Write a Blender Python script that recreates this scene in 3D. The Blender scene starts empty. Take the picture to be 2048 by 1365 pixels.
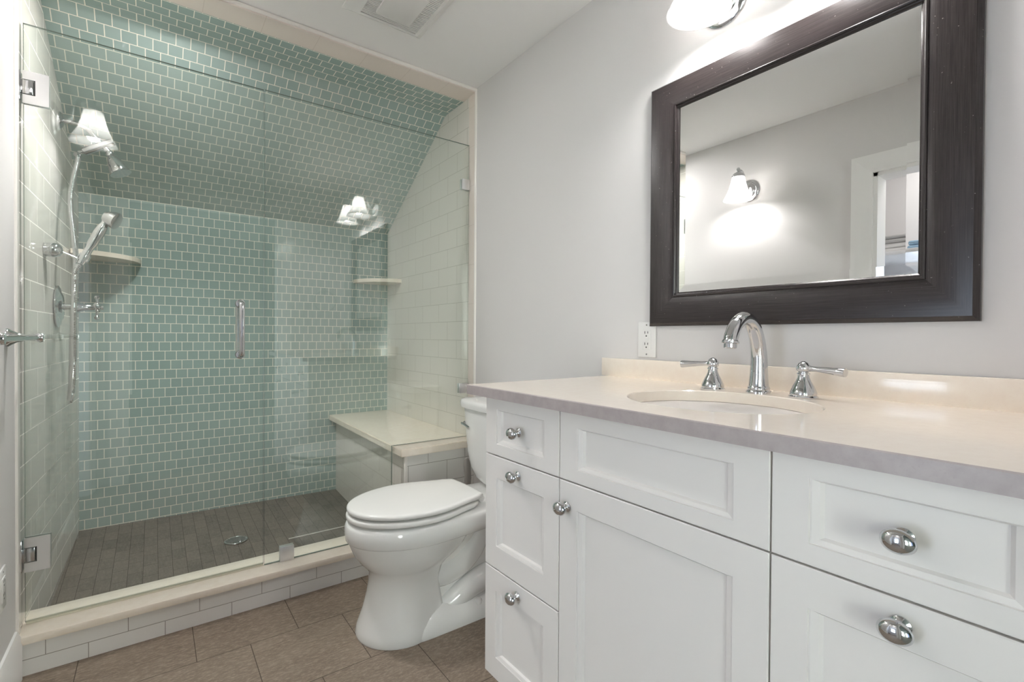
import bpy, bmesh, math, random
from mathutils import Vector, Matrix
random.seed(7)
PI = math.pi
S = bpy.context.scene
COL = S.collection

# ------------------------------------------------------------------ camera, world, exposure, daylight, added fill
def make_camera():
    f_px, yaw, pitch, roll, h = 967.65, 0.637509392, -0.00956122584, 0.00610543006, 1.055
    fwd = Vector((math.sin(yaw)*math.cos(pitch), math.cos(yaw)*math.cos(pitch), math.sin(pitch)))
    r = Vector((math.cos(yaw), -math.sin(yaw), 0)); u = r.cross(fwd)
    r2 = r*math.cos(roll) + u*math.sin(roll); u2 = -r*math.sin(roll) + u*math.cos(roll)
    cam = bpy.data.cameras.new('camera'); o = bpy.data.objects.new('camera', cam); COL.objects.link(o)
    m = Matrix((r2, u2, -fwd)).transposed().to_4x4(); m.translation = Vector((0, 0, h))
    o.matrix_world = m
    cam.sensor_width = 36; cam.lens = f_px/2048*36; cam.clip_start = .01
    S.camera = o
make_camera()

w = bpy.data.worlds.new('world'); S.world = w; w.use_nodes = True
w.node_tree.nodes['Background'].inputs[0].default_value = (.45, .62, 1, 1)
w.node_tree.nodes['Background'].inputs[1].default_value = .6
S.view_settings.view_transform = 'Standard'; S.view_settings.look = 'None'
S.view_settings.exposure = 1.22; S.view_settings.gamma = 1; S.view_settings.use_curve_mapping = False
S.cycles.max_bounces = 14; S.cycles.diffuse_bounces = 9; S.cycles.glossy_bounces = 8
S.cycles.transparent_max_bounces = 24; S.cycles.use_denoising = True
S.cycles.sample_clamp_indirect = 10; S.cycles.caustics_reflective = False; S.cycles.caustics_refractive = False

def area(name, loc, rot, sx, sy, power, color):
    l = bpy.data.lights.new(name, 'AREA'); l.shape = 'RECTANGLE'; l.size = sx; l.size_y = sy
    l.energy = power; l.color = color
    o = bpy.data.objects.new(name, l); o.location = loc; o.rotation_euler = rot; COL.objects.link(o)
    return o
BULB = 112.0
# added fill lamps beyond the doorway, standing where no window is built
area('bedroom_fill', (-1.45, -3.40, 1.30), (PI/2, 0, PI-.45), .85, 1.8, 250, (1, .975, .965))
area('bedroom_fill', (1.95, -3.40, 1.30), (PI/2, 0, PI+.45), .85, 1.8, 200, (1, .975, .965))
area('bedroom_side_fill', (-1.93, -1.25, 1.30), (PI/2, 0, PI-PI/2+.5), 1.3, 1.8, 85, (1, .975, .965))
# daylight from the low window of the dressing closet in the left wall
area('closet_window_daylight', (-1.17, .52, .93), (PI/2, 0, -PI/2), .44, .80, 4.4, (.70, .83, 1))
def spot(name, loc, power, ang, color):
    l = bpy.data.lights.new(name, 'SPOT'); l.energy = power; l.spot_size = math.radians(ang); l.spot_blend = .7
    l.shadow_soft_size = .05; l.color = color
    o = bpy.data.objects.new(name, l); o.location = loc; COL.objects.link(o)
spot('shower_downlight', (.02, 2.32, 2.27), 30, 100, (1, .98, .96))
area('shower_header_light', (.06, 2.150, 2.2795), (0, 0, 0), .09, .09, 4.5, (1, .98, .96))
area('closet_lamp', (-.338-.45, .5, 2.25), (0, 0, 0), .3, .3, 2.2, (1, .98, .96))

# ------------------------------------------------------------------ key dimensions (metres)
XW = 1.306          # wall with mirror
XL = -.338          # opposite wall
YR = -.05           # wall behind the camera
YT = 2.09           # shower front trim
YG = 2.15           # shower glass plane
YB = 3.222          # shower back wall
ZC = 2.302          # ceiling
ZS = 2.281          # shower soffit
ZCR = 1.760         # crease between slope and back wall
YS0 = 2.412         # where the slope starts
ZT = .9195          # counter top
XF = .748           # vanity fronts
def xlw(y): return -.338 + .0384*(y-2.09)/(YB-2.09)
def zfl(x, y): return .01 + (y-2.25)/.972*(.0585-.0215*(x+.3)/1.26)

# ------------------------------------------------------------------ materials
def nt(name):
    m = bpy.data.materials.new(name); m.use_nodes = True
    n = m.node_tree.nodes; l = m.node_tree.links
    return m, n, l, n['Principled BSDF']
def setp(b, **k):
    for a, v in k.items():
        b.inputs[a.replace('_', ' ')].default_value = v
def rgb(c): return (c[0], c[1], c[2], 1)
def plain(name, c, rough=.5, metal=0, spec=.5, bump=0, bscale=200, **k):
    m, n, l, b = nt(name); setp(b, Base_Color=rgb(c), Roughness=rough, Metallic=metal, Specular_IOR_Level=spec)
    if bump:
        t = n.new('ShaderNodeTexCoord'); z = n.new('ShaderNodeTexNoise'); z.inputs['Scale'].default_value = bscale
        z.inputs['Detail'].default_value = 3
        p = n.new('ShaderNodeBump'); p.inputs['Strength'].default_value = bump; p.inputs['Distance'].default_value = .002
        l.new(t.outputs['Object'], z.inputs['Vector']); l.new(z.outputs['Fac'], p.inputs['Height']); l.new(p.outputs[0], b.inputs['Normal'])
    for a, v in k.items(): b.inputs[a.replace('_', ' ')].default_value = v
    return m
def mixc(n, l, fac, a, b):
    x = n.new('ShaderNodeMix'); x.data_type = 'RGBA'
    if hasattr(fac, 'is_linked') or hasattr(fac, 'links'): l.new(fac, x.inputs[0])
    else: x.inputs[0].default_value = fac
    for s, v in ((6, a), (7, b)):
        if isinstance(v, tuple): x.inputs[s].default_value = v
        else: l.new(v, x.inputs[s])
    return x.outputs[2]
def ramp(n, l, fac, stops):
    r = n.new('ShaderNodeValToRGB'); e = r.color_ramp.elements
    while len(e) < len(stops): e.new(.5)
    for i, (p, c) in enumerate(stops): e[i].position = p; e[i].color = rgb(c) if len(c) == 3 else c
    l.new(fac, r.inputs[0]); return r.outputs[0]
def plane_vec(n, l, plane, u0, v0, swap=False):
    """vector (u-u0, v-v0, 0) taken from object coordinates, or from the UV map"""
    t = n.new('ShaderNodeTexCoord'); s = n.new('ShaderNodeSeparateXYZ'); c = n.new('ShaderNodeCombineXYZ')
    if plane == 'UV':
        l.new(t.outputs['UV'], s.inputs[0]); a, b = 'X', 'Y'
    else:
        l.new(t.outputs['Object'], s.inputs[0]); a, b = plane[0], plane[1]
    for ax, off, inp in ((a, u0, 'X'), (b, v0, 'Y')):
        k = n.new('ShaderNodeMath'); k.operation = 'SUBTRACT'; k.inputs[1].default_value = off
        l.new(s.outputs[ax], k.inputs[0]); l.new(k.outputs[0], c.inputs[inp])
    return c.outputs[0], t
def tile(name, plane, u0, v0, w_, h_, grout, c1, c2, cg, rough=.06, bump=.25, vein=None, grough=.7, off=.5, speck=0):
    m, n, l, b = nt(name)
    vec, t = plane_vec(n, l, plane, u0, v0)
    k = n.new('ShaderNodeTexBrick'); k.offset = off; k.offset_frequency = 2; k.squash = 1
    for a, v in (('Scale', 1), ('Mortar Size', grout/2), ('Mortar Smooth', .15), ('Bias', 0), ('Brick Width', w_), ('Row Height', h_)):
        k.inputs[a].default_value = v
    k.inputs['Color1'].default_value = rgb(c1); k.inputs['Color2'].default_value = rgb(c2); k.inputs['Mortar'].default_value = rgb(cg)
    l.new(vec, k.inputs['Vector'])
    col = k.outputs['Color']
    if vein:
        sc, amt, stretch, cv = vein
        mp = n.new('ShaderNodeMapping'); mp.inputs['Scale'].default_value = stretch
        l.new(t.outputs['Object'], mp.inputs[0])
        z = n.new('ShaderNodeTexNoise'); z.inputs['Scale'].default_value = sc; z.inputs['Detail'].default_value = 9; z.inputs['Roughness'].default_value = .72
        l.new(mp.outputs[0], z.inputs['Vector'])
        f = ramp(n, l, z.outputs['Fac'], [(.36, (0, 0, 0)), (.68, (1, 1, 1))])
        mm = n.new('ShaderNodeMath'); mm.operation = 'MULTIPLY'; mm.inputs[1].default_value = amt
        l.new(f, mm.inputs[0])
        inv = n.new('ShaderNodeMath'); inv.operation = 'SUBTRACT'; inv.inputs[0].default_value = 1; l.new(k.outputs['Fac'], inv.inputs[1])
        m2 = n.new('ShaderNodeMath'); m2.operation = 'MULTIPLY'; l.new(mm.outputs[0], m2.inputs[0]); l.new(inv.outputs[0], m2.inputs[1])
        col = mixc(n, l, m2.outputs[0], col, rgb(cv))
        if speck:
            m3 = n.new('ShaderNodeMapping'); m3.inputs['Scale'].default_value = tuple(5*q for q in stretch); m3.inputs['Rotation'].default_value = (0, 0, .5)
            l.new(t.outputs['Object'], m3.inputs[0])
            z3 = n.new('ShaderNodeTexNoise'); z3.inputs['Scale'].default_value = 9; z3.inputs['Detail'].default_value = 6; z3.inputs['Roughness'].default_value = .8
            l.new(m3.outputs[0], z3.inputs['Vector'])
            f3 = ramp(n, l, z3.outputs['Fac'], [(.47, (0, 0, 0)), (.66, (1, 1, 1))])
            m4 = n.new('ShaderNodeMath'); m4.operation = 'MULTIPLY'; m4.inputs[1].default_value = speck; l.new(f3, m4.inputs[0])
            m5 = n.new('ShaderNodeMath'); m5.operation = 'MULTIPLY'; l.new(m4.outputs[0], m5.inputs[0]); l.new(inv.outputs[0], m5.inputs[1])
            col = mixc(n, l, m5.outputs[0], col, rgb(tuple(min(1, q*1.5) for q in cv)))
    l.new(col, b.inputs['Base Color'])
    r = n.new('ShaderNodeMapRange'); r.inputs['To Min'].default_value = rough; r.inputs['To Max'].default_value = grough
    l.new(k.outputs['Fac'], r.inputs[0]); l.new(r.outputs[0], b.inputs['Roughness'])
    iv = n.new('ShaderNodeMath'); iv.operation = 'SUBTRACT'; iv.inputs[0].default_value = 1; l.new(k.outputs['Fac'], iv.inputs[1])
    p = n.new('ShaderNodeBump'); p.inputs['Strength'].default_value = bump; p.inputs['Distance'].default_value = .0015
    l.new(iv.outputs[0], p.inputs['Height'])
    if vein:
        p2 = n.new('ShaderNodeBump'); p2.inputs['Strength'].default_value = .25; p2.inputs['Distance'].default_value = .001
        l.new(z.outputs['Fac'], p2.inputs['Height']); l.new(p.outputs[0], p2.inputs['Normal']); l.new(p2.outputs[0], b.inputs['Normal'])
    else: l.new(p.outputs[0], b.inputs['Normal'])
    return m
def stone(name, c1, c2, scale=60, rough=.12, c3=None, spec=.5):
    m, n, l, b = nt(name)
    t = n.new('ShaderNodeTexCoord'); z = n.new('ShaderNodeTexNoise'); z.inputs['Scale'].default_value = scale
    z.inputs['Detail'].default_value = 6; z.inputs['Roughness'].default_value = .6
    l.new(t.outputs['Object'], z.inputs['Vector'])
    f = ramp(n, l, z.outputs['Fac'], [(.35, c1), (.65, c2)])
    z2 = n.new('ShaderNodeTexNoise'); z2.inputs['Scale'].default_value = scale*6; z2.inputs['Detail'].default_value = 2
    l.new(t.outputs['Object'], z2.inputs['Vector'])
    g = ramp(n, l, z2.outputs['Fac'], [(.62, (0, 0, 0)), (.72, (1, 1, 1))])
    mm = n.new('ShaderNodeMath'); mm.operation = 'MULTIPLY'; mm.inputs[1].default_value = .35; l.new(g, mm.inputs[0])
    l.new(mixc(n, l, mm.outputs[0], f, rgb(c3 or c2)), b.inputs['Base Color'])
    setp(b, Roughness=rough, Specular_IOR_Level=spec)
    return m

HP = .05062; VP = .0497
G1, G2, GG = (.365, .468, .444), (.328, .428, .404), (.88, .85, .75)
M = {}
M['wall'] = plain('wall_paint', (.685, .67, .665), .65, bump=.04, bscale=350)
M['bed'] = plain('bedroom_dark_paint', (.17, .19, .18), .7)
M['ceil'] = plain('ceiling_paint', (.88, .875, .87), .8)
M['trim'] = plain('white_trim_paint', (.85, .84, .83), .35)
M['cab'] = plain('cabinet_paint', (.735, .705, .685), .38, bump=.03, bscale=120)
M['cabin'] = plain('cabinet_gap', (.30, .295, .285), .6)
M['counter'] = stone('beige_quartz', (.865, .78, .69), (.885, .81, .72), 45, .08, (.79, .70, .60))
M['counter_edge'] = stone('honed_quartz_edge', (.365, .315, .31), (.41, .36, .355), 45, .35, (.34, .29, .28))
M['cream_slab'] = stone('cream_slab', (.88, .79, .68), (.92, .84, .74), 30, .14, (.82, .72, .60))
M['green_back'] = tile('green_glass_tile', 'XZ', -.2797+HP/2, .7651-VP*40, HP, VP, .0035, G1, G2, GG, .07)
M['green_slope'] = tile('green_glass_tile_slope', 'UV', -.2797+HP/2, 0, HP, VP, .0035, G1, G2, GG, .07)
CR1, CR2, CRG = (.75, .72, .67), (.73, .70, .65), (.44, .42, .37)
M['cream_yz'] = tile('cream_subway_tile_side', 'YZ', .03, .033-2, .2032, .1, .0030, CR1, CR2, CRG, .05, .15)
M['cream_left'] = tile('cream_subway_tile_left_dimmed', 'YZ', .03, .033-2, .2032, .1, .0040, (.63, .61, .56), (.61, .59, .54), (.78, .76, .71), .07, .3)  # darkened copy of the side tile, holding down excess light; paler joints
M['cream_xz'] = tile('cream_subway_tile_front_lit', 'XZ', -.0697+.1016, .0495-.2, .2032, .1, .0024, (.84, .825, .80), (.82, .81, .785), (.34, .32, .29), .08, .2)  # lightened copy of the side tile, standing in for missing light
M['cream_strip'] = tile('cream_bullnose', 'XY', .05, -5, .2, 12, .0016, (.80, .725, .665), (.80, .725, .665), (.58, .50, .44), .12, .1)
M['cream_jamb'] = tile('cream_bullnose_upright', 'ZY', .12, -5, .2, 12, .0016, (.80, .725, .665), (.80, .725, .665), (.58, .50, .44), .12, .1)
M['pencil'] = plain('cream_pencil_liner', (.86, .83, .79), .15)
M['floor'] = tile('brown_stone_tile', 'XY', -.196, 1.843-.307*9, .307, .307, .0028, (.195, .148, .112), (.150, .113, .084), (.095, .072, .053), .5, .3,
                  vein=(6, .75, (1, 2.6, 1), (.285, .228, .178)), speck=.75, grough=.8)
M['slate'] = tile('slate_mosaic_tile', 'YX', 2.25, -.3, .104, .0525, .0020, (.125, .110, .094), (.060, .055, .048), (.036, .033, .029), .5, .3,
                  vein=(12, .5, (3, 1, 1), (.175, .156, .133)), speck=.4, grough=.8)
M['chrome'] = plain('polished_chrome', (.66, .665, .68), .05, 1)
M['satin'] = plain('satin_chrome', (.58, .585, .60), .14, 1)
M['brushed'] = plain('brushed_chrome', (.84, .84, .85), .36, 1)
M['vent_gap_shade'] = plain('vent_gap_shade', (.26, .26, .26), .7)  # shade between the louvres painted as a dark grey
M['dark_metal'] = plain('dark_rubber', (.03, .03, .03), .5)
M['porcelain'] = plain('white_porcelain', (.80, .80, .79), .06, Coat_Weight=.3)
M['seat'] = plain('white_seat_plastic', (.80, .80, .785), .14)
M['plastic'] = plain('white_plastic', (.80, .795, .785), .25)
M['slot'] = plain('dark_slot', (.02, .02, .02), .6)
M['mirror'] = plain('mirror_silver', (.90, .905, .90), .0, 1)
M['carpet'] = plain('dark_carpet', (.20, .19, .17), .95)
M['towel'] = plain('grey_towel', (.45, .44, .43), .9)
M['towel_w'] = plain('white_towel', (.72, .71, .70), .9)
M['grey_plastic'] = plain('grey_plastic', (.33, .31, .29), .35)
M['blue'] = plain('blue_towel', (.25, .38, .5), .9)

def frame_mat():
    m, n, l, b = nt('espresso_wood')
    t = n.new('ShaderNodeTexCoord'); mp = n.new('ShaderNodeMapping'); mp.inputs['Scale'].default_value = (1, 1, 1)
    l.new(t.outputs['UV'], mp.inputs[0])
    z = n.new('ShaderNodeTexNoise'); z.inputs['Scale'].default_value = 1; z.inputs['Detail'].default_value = 8; z.inputs['Roughness'].default_value = .7
    l.new(mp.outputs[0], z.inputs['Vector'])
    c = ramp(n, l, z.outputs['Fac'], [(.3, (.016, .0125, .0125)), (.7, (.040, .032, .032))])
    v = n.new('ShaderNodeTexNoise'); v.inputs['Scale'].default_value = 210; v.inputs['Detail'].default_value = 1
    l.new(t.outputs['Object'], v.inputs['Vector'])
    d = ramp(n, l, v.outputs['Fac'], [(.76, (0, 0, 0)), (.80, (1, 1, 1))])
    mm = n.new('ShaderNodeMath'); mm.operation = 'MULTIPLY'; mm.inputs[1].default_value = .6; l.new(d, mm.inputs[0])
    l.new(mixc(n, l, mm.outputs[0], c, (.26, .245, .235, 1)), b.inputs['Base Color'])
    setp(b, Roughness=.27, Specular_IOR_Level=.45)
    return m
M['frame'] = frame_mat()

def glass_mat():
    m, n, l, b = nt('clear_shower_glass'); n.remove(b)
    out = n['Material Output']
    g = n.new('ShaderNodeNewGeometry'); d = n.new('ShaderNodeVectorMath'); d.operation = 'DOT_PRODUCT'
    l.new(g.outputs['Normal'], d.inputs[0]); l.new(g.outputs['Incoming'], d.inputs[1])
    def mt(op, a, bb):
        x = n.new('ShaderNodeMath'); x.operation = op
        for i, v in enumerate((a, bb)):
            if v is None: continue
            if isinstance(v, (int, float)): x.inputs[i].default_value = v
            else: l.new(v, x.inputs[i])
        return x.outputs[0]
    c = mt('ABSOLUTE', d.outputs['Value'], None)
    f = mt('MULTIPLY_ADD', mt('POWER', mt('SUBTRACT', 1, c), 5), .955)
    f.node.inputs[2].default_value = .085
    tr = n.new('ShaderNodeBsdfTransparent'); tr.inputs[0].default_value = (.96, .982, .968, 1)
    gl = n.new('ShaderNodeBsdfAnisotropic') if not hasattr(bpy.types, 'ShaderNodeBsdfGlossy') else n.new('ShaderNodeBsdfGlossy')
    gl.inputs['Roughness'].default_value = 0; gl.inputs['Color'].default_value = (1, 1, 1, 1)
    mx = n.new('ShaderNodeMixShader'); l.new(f, mx.inputs[0]); l.new(tr.outputs[0], mx.inputs[1]); l.new(gl.outputs[0], mx.inputs[2])
    l.new(mx.outputs[0], out.inputs[0])
    return m
M['glass'] = glass_mat()
M['glass_edge'] = plain('glass_edge', (.16, .22, .19), .15)
M['clear_vinyl'] = plain('clear_vinyl', (.66, .64, .52), .2)

def shade_mat():
    m, n, l, b = nt('frosted_alabaster_glass'); n.remove(b)
    out = n['Material Output']
    df = n.new('ShaderNodeBsdfDiffuse'); df.inputs[0].default_value = (.62, .61, .60, 1)
    tl = n.new('ShaderNodeBsdfTranslucent'); tl.inputs[0].default_value = (.90, .895, .885, 1)
    gl = n.new('ShaderNodeBsdfGlossy'); gl.inputs['Roughness'].default_value = .1
    m1 = n.new('ShaderNodeMixShader'); m1.inputs[0].default_value = .6; l.new(df.outputs[0], m1.inputs[1]); l.new(tl.outputs[0], m1.inputs[2])
    m2 = n.new('ShaderNodeMixShader'); m2.inputs[0].default_value = .05; l.new(m1.outputs[0], m2.inputs[1]); l.new(gl.outputs[0], m2.inputs[2])
    l.new(m2.outputs[0], out.inputs[0])
    return m
M['shade'] = shade_mat()
def emit(name, c, s):
    m, n, l, b = nt(name); n.remove(b)
    e = n.new('ShaderNodeEmission'); e.inputs[0].default_value = rgb(c); e.inputs[1].default_value = s
    l.new(e.outputs[0], n['Material Output'].inputs[0]); return m
M['bulb'] = emit('lit_bulb', (1, .975, .955), BULB)
M['lens'] = plain('vent_lens', (.78, .77, .76), .3)

# ------------------------------------------------------------------ mesh helpers
class MB:
    def __init__(self): self.bm = bmesh.new(); self.mi = 0
    def _fin(self, faces):
        for f in faces: f.material_index = self.mi
    def poly(self, pts):
        f = self.bm.faces.new([self.bm.verts.new(p) for p in pts]); self._fin([f]); return f
    def box(self, x0, x1, y0, y1, z0, z1, bev=0, seg=2):
        r = bmesh.ops.create_cube(self.bm, size=1)
        vs = r['verts']
        for v in vs: v.co = Vector(((x0+x1)/2+v.co.x*(x1-x0), (y0+y1)/2+v.co.y*(y1-y0), (z0+z1)/2+v.co.z*(z1-z0)))
        fs = set(f for v in vs for f in v.link_faces)
        self._fin(fs)
        if bev:
            es = list(set(e for v in vs for e in v.link_edges))
            rr = bmesh.ops.bevel(self.bm, geom=es, offset=bev, segments=seg, affect='EDGES', profile=.5)
            self._fin(rr['faces'])
        return self
    def rings(self, rings, cap0=True, cap1=True, close=True):
        rv = [[self.bm.verts.new(p) for p in r] for r in rings]
        n = len(rv[0]); fs = []
        for a, b in zip(rv, rv[1:]):
            for i in range(n if close else n-1):
                j = (i+1) % n
                fs.append(self.bm.faces.new((a[i], a[j], b[j], b[i])))
        if cap0: fs.append(self.bm.faces.new(rv[0][::-1]))
        if cap1: fs.append(self.bm.faces.new(rv[-1]))
        self._fin(fs); return self
    def lathe(self, prof, c=(0, 0, 0), axis='z', seg=32, squash=(1, 1)):
        """prof: (radius, height) along the axis"""
        c = Vector(c); rs = []
        ax = {'x': (Vector((0, 1, 0)), Vector((0, 0, 1)), Vector((1, 0, 0))), 'y': (Vector((0, 0, 1)), Vector((1, 0, 0)), Vector((0, 1, 0))),
              'z': (Vector((1, 0, 0)), Vector((0, 1, 0)), Vector((0, 0, 1)))}
        if isinstance(axis, str): a, b, d = ax[axis]
        else:
            d = Vector(axis).normalized(); a = d.orthogonal().normalized(); b = d.cross(a)
        for r, h in prof:
            r = max(r, 1e-5)
            rs.append([c + d*h + a*(r*squash[0]*math.cos(2*PI*i/seg)) + b*(r*squash[1]*math.sin(2*PI*i/seg)) for i in range(seg)])
        return self.rings(rs)
    def sphere(self, c, r, seg=24, n=12):
        rx, ry, rz = (r, r, r) if isinstance(r, (int, float)) else r
        rs = []
        for k in range(n+1):
            t = -PI/2 + PI*k/n; q = max(math.cos(t), 1e-4)
            rs.append([(c[0]+rx*q*math.cos(2*PI*i/seg), c[1]+ry*q*math.sin(2*PI*i/seg), c[2]+rz*math.sin(t)) for i in range(seg)])
        return self.rings(rs)
    def tube(self, pts, rad, seg=16, smooth=0):
        P = [Vector(p) for p in pts]
        R = [rad]*len(P) if isinstance(rad, (int, float)) else list(rad)
        if smooth:
            Q, RR = [], []
            for i in range(len(P)-1):
                p0 = P[max(i-1, 0)]; p1 = P[i]; p2 = P[i+1]; p3 = P[min(i+2, len(P)-1)]
                for k in range(smooth):
                    t = k/smooth
                    Q.append(.5*((2*p1)+(p2-p0)*t+(2*p0-5*p1+4*p2-p3)*t*t+(3*p1-p0-3*p2+p3)*t**3)); RR.append(R[i]+(R[i+1]-R[i])*t)
            Q.append(P[-1]); RR.append(R[-1]); P, R = Q, RR
        n = len(P); T = [(P[min(i+1, n-1)]-P[max(i-1, 0)]).normalized() for i in range(n)]
        a = T[0].orthogonal().normalized(); rs = []
        for i in range(n):
            a = (a - T[i]*a.dot(T[i])).normalized(); b = T[i].cross(a)
            rs.append([P[i]+a*(R[i]*math.cos(2*PI*k/seg))+b*(R[i]*math.sin(2*PI*k/seg)) for k in range(seg)])
        return self.rings(rs)
    def prism(self, pts, d):
        """closed polygon pts (3D) swept by vector d"""
        d = Vector(d); a = [self.bm.verts.new(p) for p in pts]; b = [self.bm.verts.new(Vector(p)+d) for p in pts]
        n = len(pts); fs = [self.bm.faces.new(a[::-1]), self.bm.faces.new(b)]
        for i in range(n):
            j = (i+1) % n; fs.append(self.bm.faces.new((a[i], a[j], b[j], b[i])))
        self._fin(fs); return self
    def build(self, name, mats, parent=None, smooth=40, uv=None):
        bm = self.bm
        bmesh.ops.remove_doubles(bm, verts=bm.verts, dist=1e-6)
        bmesh.ops.recalc_face_normals(bm, faces=bm.faces)
        me = bpy.data.meshes.new(name)
        if uv:
            lay = bm.loops.layers.uv.new('UVMap')
            for f in bm.faces:
                for lp in f.loops: lp[lay].uv = uv(lp.vert.co, f)
        bm.to_mesh(me); bm.free()
        for m in (mats if isinstance(mats, (list, tuple)) else [mats]): me.materials.append(m)
        if smooth:
            me.shade_smooth(); me.set_sharp_from_angle(angle=math.radians(smooth))
        o = bpy.data.objects.new(name, me); COL.objects.link(o)
        if parent is not None:
            off = Vector((0, 0, 0)); p = parent
            while p is not None: off += p.location; p = p.parent
            me.transform(Matrix.Translation(-off)); o.parent = parent
        return o
def tag(o, label, cat, group=None):
    o['label'] = label; o['category'] = cat
    if group: o['group'] = group
    return o
def thing(name, loc, label, cat, group=None):
    o = bpy.data.objects.new(name, None); o.location = loc; o.empty_display_size = .05; COL.objects.link(o)
    return tag(o, label, cat, group)
def struct(o): o['kind'] = 'structure'; return o
def box(name, x0, x1, y0, y1, z0, z1, mat, bev=0, parent=None):
    return MB().box(x0, x1, y0, y1, z0, z1, bev).build(name, mat, parent, smooth=30)
def copy_tree(o, parent=None):
    c = o.copy(); COL.objects.link(c); c.parent = parent
    for ch in list(o.children): copy_tree(ch, c)
    return c

# ------------------------------------------------------------------ room shell
struct(box('floor', XL-.9, XW+.15, YR-.12, YT+.02, -.1, 0, M['floor']))
struct(box('ceiling', XL-.9, XW+.15, YR-.12, YT-.012, ZC, ZC+.12, M['ceil']))
struct(box('wall_right', XW, XW+.12, YR-.12, YT-.004, 0, ZC, M['wall']))
m = MB()      # left wall with the closet opening
OY0, OY1, OZ = .12, .89, 1.895
m.box(XL-.12, XL, OY1, YT-.004, 0, ZC).box(XL-.12, XL, YR, OY0, 0, ZC).box(XL-.12, XL, OY0, OY1, OZ, ZC)
struct(m.build('wall_left', M['wall']))
m = MB()      # wall behind the camera with the doorway to the bedroom
DX0, DX1, DZ = -.16, .78, 2.03
m.box(XL-.12, DX0, YR-.12, YR, 0, ZC).box(DX1, XW, YR-.12, YR, 0, ZC).box(DX0, DX1, YR-.12, YR, DZ, ZC)
struct(m.build('wall_rear', M['wall']))
def casing(name, pts_fn, w_=.085):
    """three sided door casing: pts_fn(u, v, d) -> xyz, u along the wall, v up, d out of the wall"""
    return pts_fn
def door_casing(name, u0, u1, zt, f, w_=.09):
    m = MB()
    prof = [(0, 0), (0, .012), (.012, .016), (.03, .014), (.055, .018), (.07, .024), (w_, .024), (w_, 0)]
    def run(a, b):
        m.rings([[f(*a(s, d)) for s, d in prof], [f(*b(s, d)) for s, d in prof]])
    run(lambda s, d: (u0-s, 0, d), lambda s, d: (u0-s, zt+s, d))
    run(lambda s, d: (u0-s, zt+s, d), lambda s, d: (u1+s, zt+s, d))
    run(lambda s, d: (u1+s, zt+s, d), lambda s, d: (u1+s, 0, d))
    return m
struct(door_casing('trim_1', OY0, OY1, OZ, lambda u, v, d: (XL+d, u, v)).build('trim_1', M['trim']))
struct(door_casing('trim_2', DX0, DX1, DZ, lambda u, v, d: (u, YR+d, v)).build('trim_2', M['trim']))
m = MB(); m.box(XL-.12, XL, OY1-.018, OY1, 0, OZ).box(XL-.12, XL, OY0, OY0+.018, 0, OZ).box(XL-.12, XL, OY0, OY1, OZ-.018, OZ)
struct(m.build('trim_3', M['trim']))
m = MB(); m.box(DX0, DX0+.015, YR-.12, YR, 0, DZ).box(DX1-.015, DX1, YR-.12, YR, 0, DZ).box(DX0, DX1, YR-.12, YR, DZ-.015, DZ)
struct(m.build('trim_4', M['trim']))
# closet behind the left wall
m = MB(); m.box(XL-.9, XL-.85, YR, 1.15, 0, ZC).box(XL-.85, XL-.12, 1.10, 1.15, 0, ZC).box(XL-.85, XL-.12, YR-.05, YR, 0, ZC)
struct(m.build('wall_closet', M['wall']))
m = MB(); m.box(-1.19, -1.165, .26, .30, .49, 1.37).box(-1.19, -1.165, .74, .78, .49, 1.37).box(-1.19, -1.165, .30, .74, 1.33, 1.37).box(-1.19, -1.165, .30, .74, .49, .53).box(-1.19, -1.160, .30, .74, .91, .94)
struct(m.build('window_2', M['trim']))
# baseboard
m = MB()
bp = [(0, 0), (.016, 0), (.016, .105), (.013, .115), (.013, .13), (.006, .150), (0, .152)]
m.rings([[(XL+d, OY1+.095, z) for d, z in bp], [(XL+d, YT-.03, z) for d, z in bp]])
struct(m.build('baseboard_left', M['trim'], smooth=25))
m = MB(); m.rings([[(XW-d, 1.14, z) for d, z in bp], [(XW-d, 2.075, z) for d, z in bp]])
struct(m.build('baseboard_right', M['trim'], smooth=25))
# bedroom beyond the doorway
m = MB(); m.box(-2.1, -2.0, -3.5, YR-.12, 0, 2.4).box(2.4, 2.5, -3.5, YR-.12, 0, 2.4)
m.box(-2.0, XL-.9, YR-.17, YR-.12, 0, 2.4).box(XW+.12, 2.4, YR-.17, YR-.12, 0, 2.4)
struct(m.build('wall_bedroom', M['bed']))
m = MB()
WX0, WX1, WZ0, WZ1 = -.95, -.29, .36, 2.14
m.box(-2.0, WX0, -3.6, -3.5, 0, 2.4).box(WX1, 2.4, -3.6, -3.5, 0, 2.4).box(WX0, WX1, -3.6, -3.5, 0, WZ0).box(WX0, WX1, -3.6, -3.5, WZ1, 2.4)
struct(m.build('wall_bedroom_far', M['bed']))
struct(box('floor_bedroom', -2.1, 2.5, -3.6, YR-.12, -.1, 0, M['carpet']))
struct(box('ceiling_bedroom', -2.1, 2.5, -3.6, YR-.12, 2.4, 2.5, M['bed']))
m = MB(); m.box(WX0-.07, WX0, -3.5, -3.47, WZ0-.07, WZ1+.07).box(WX1, WX1+.07, -3.5, -3.47, WZ0-.07, WZ1+.07)
m.box(WX0, WX1, -3.5, -3.47, WZ1, WZ1+.07).box(WX0, WX1, -3.5, -3.45, WZ0-.07, WZ0).box(WX0, WX1, -3.5, -3.4, 1.23, 1.27)
struct(m.build('window_1', M['trim']))

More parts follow.
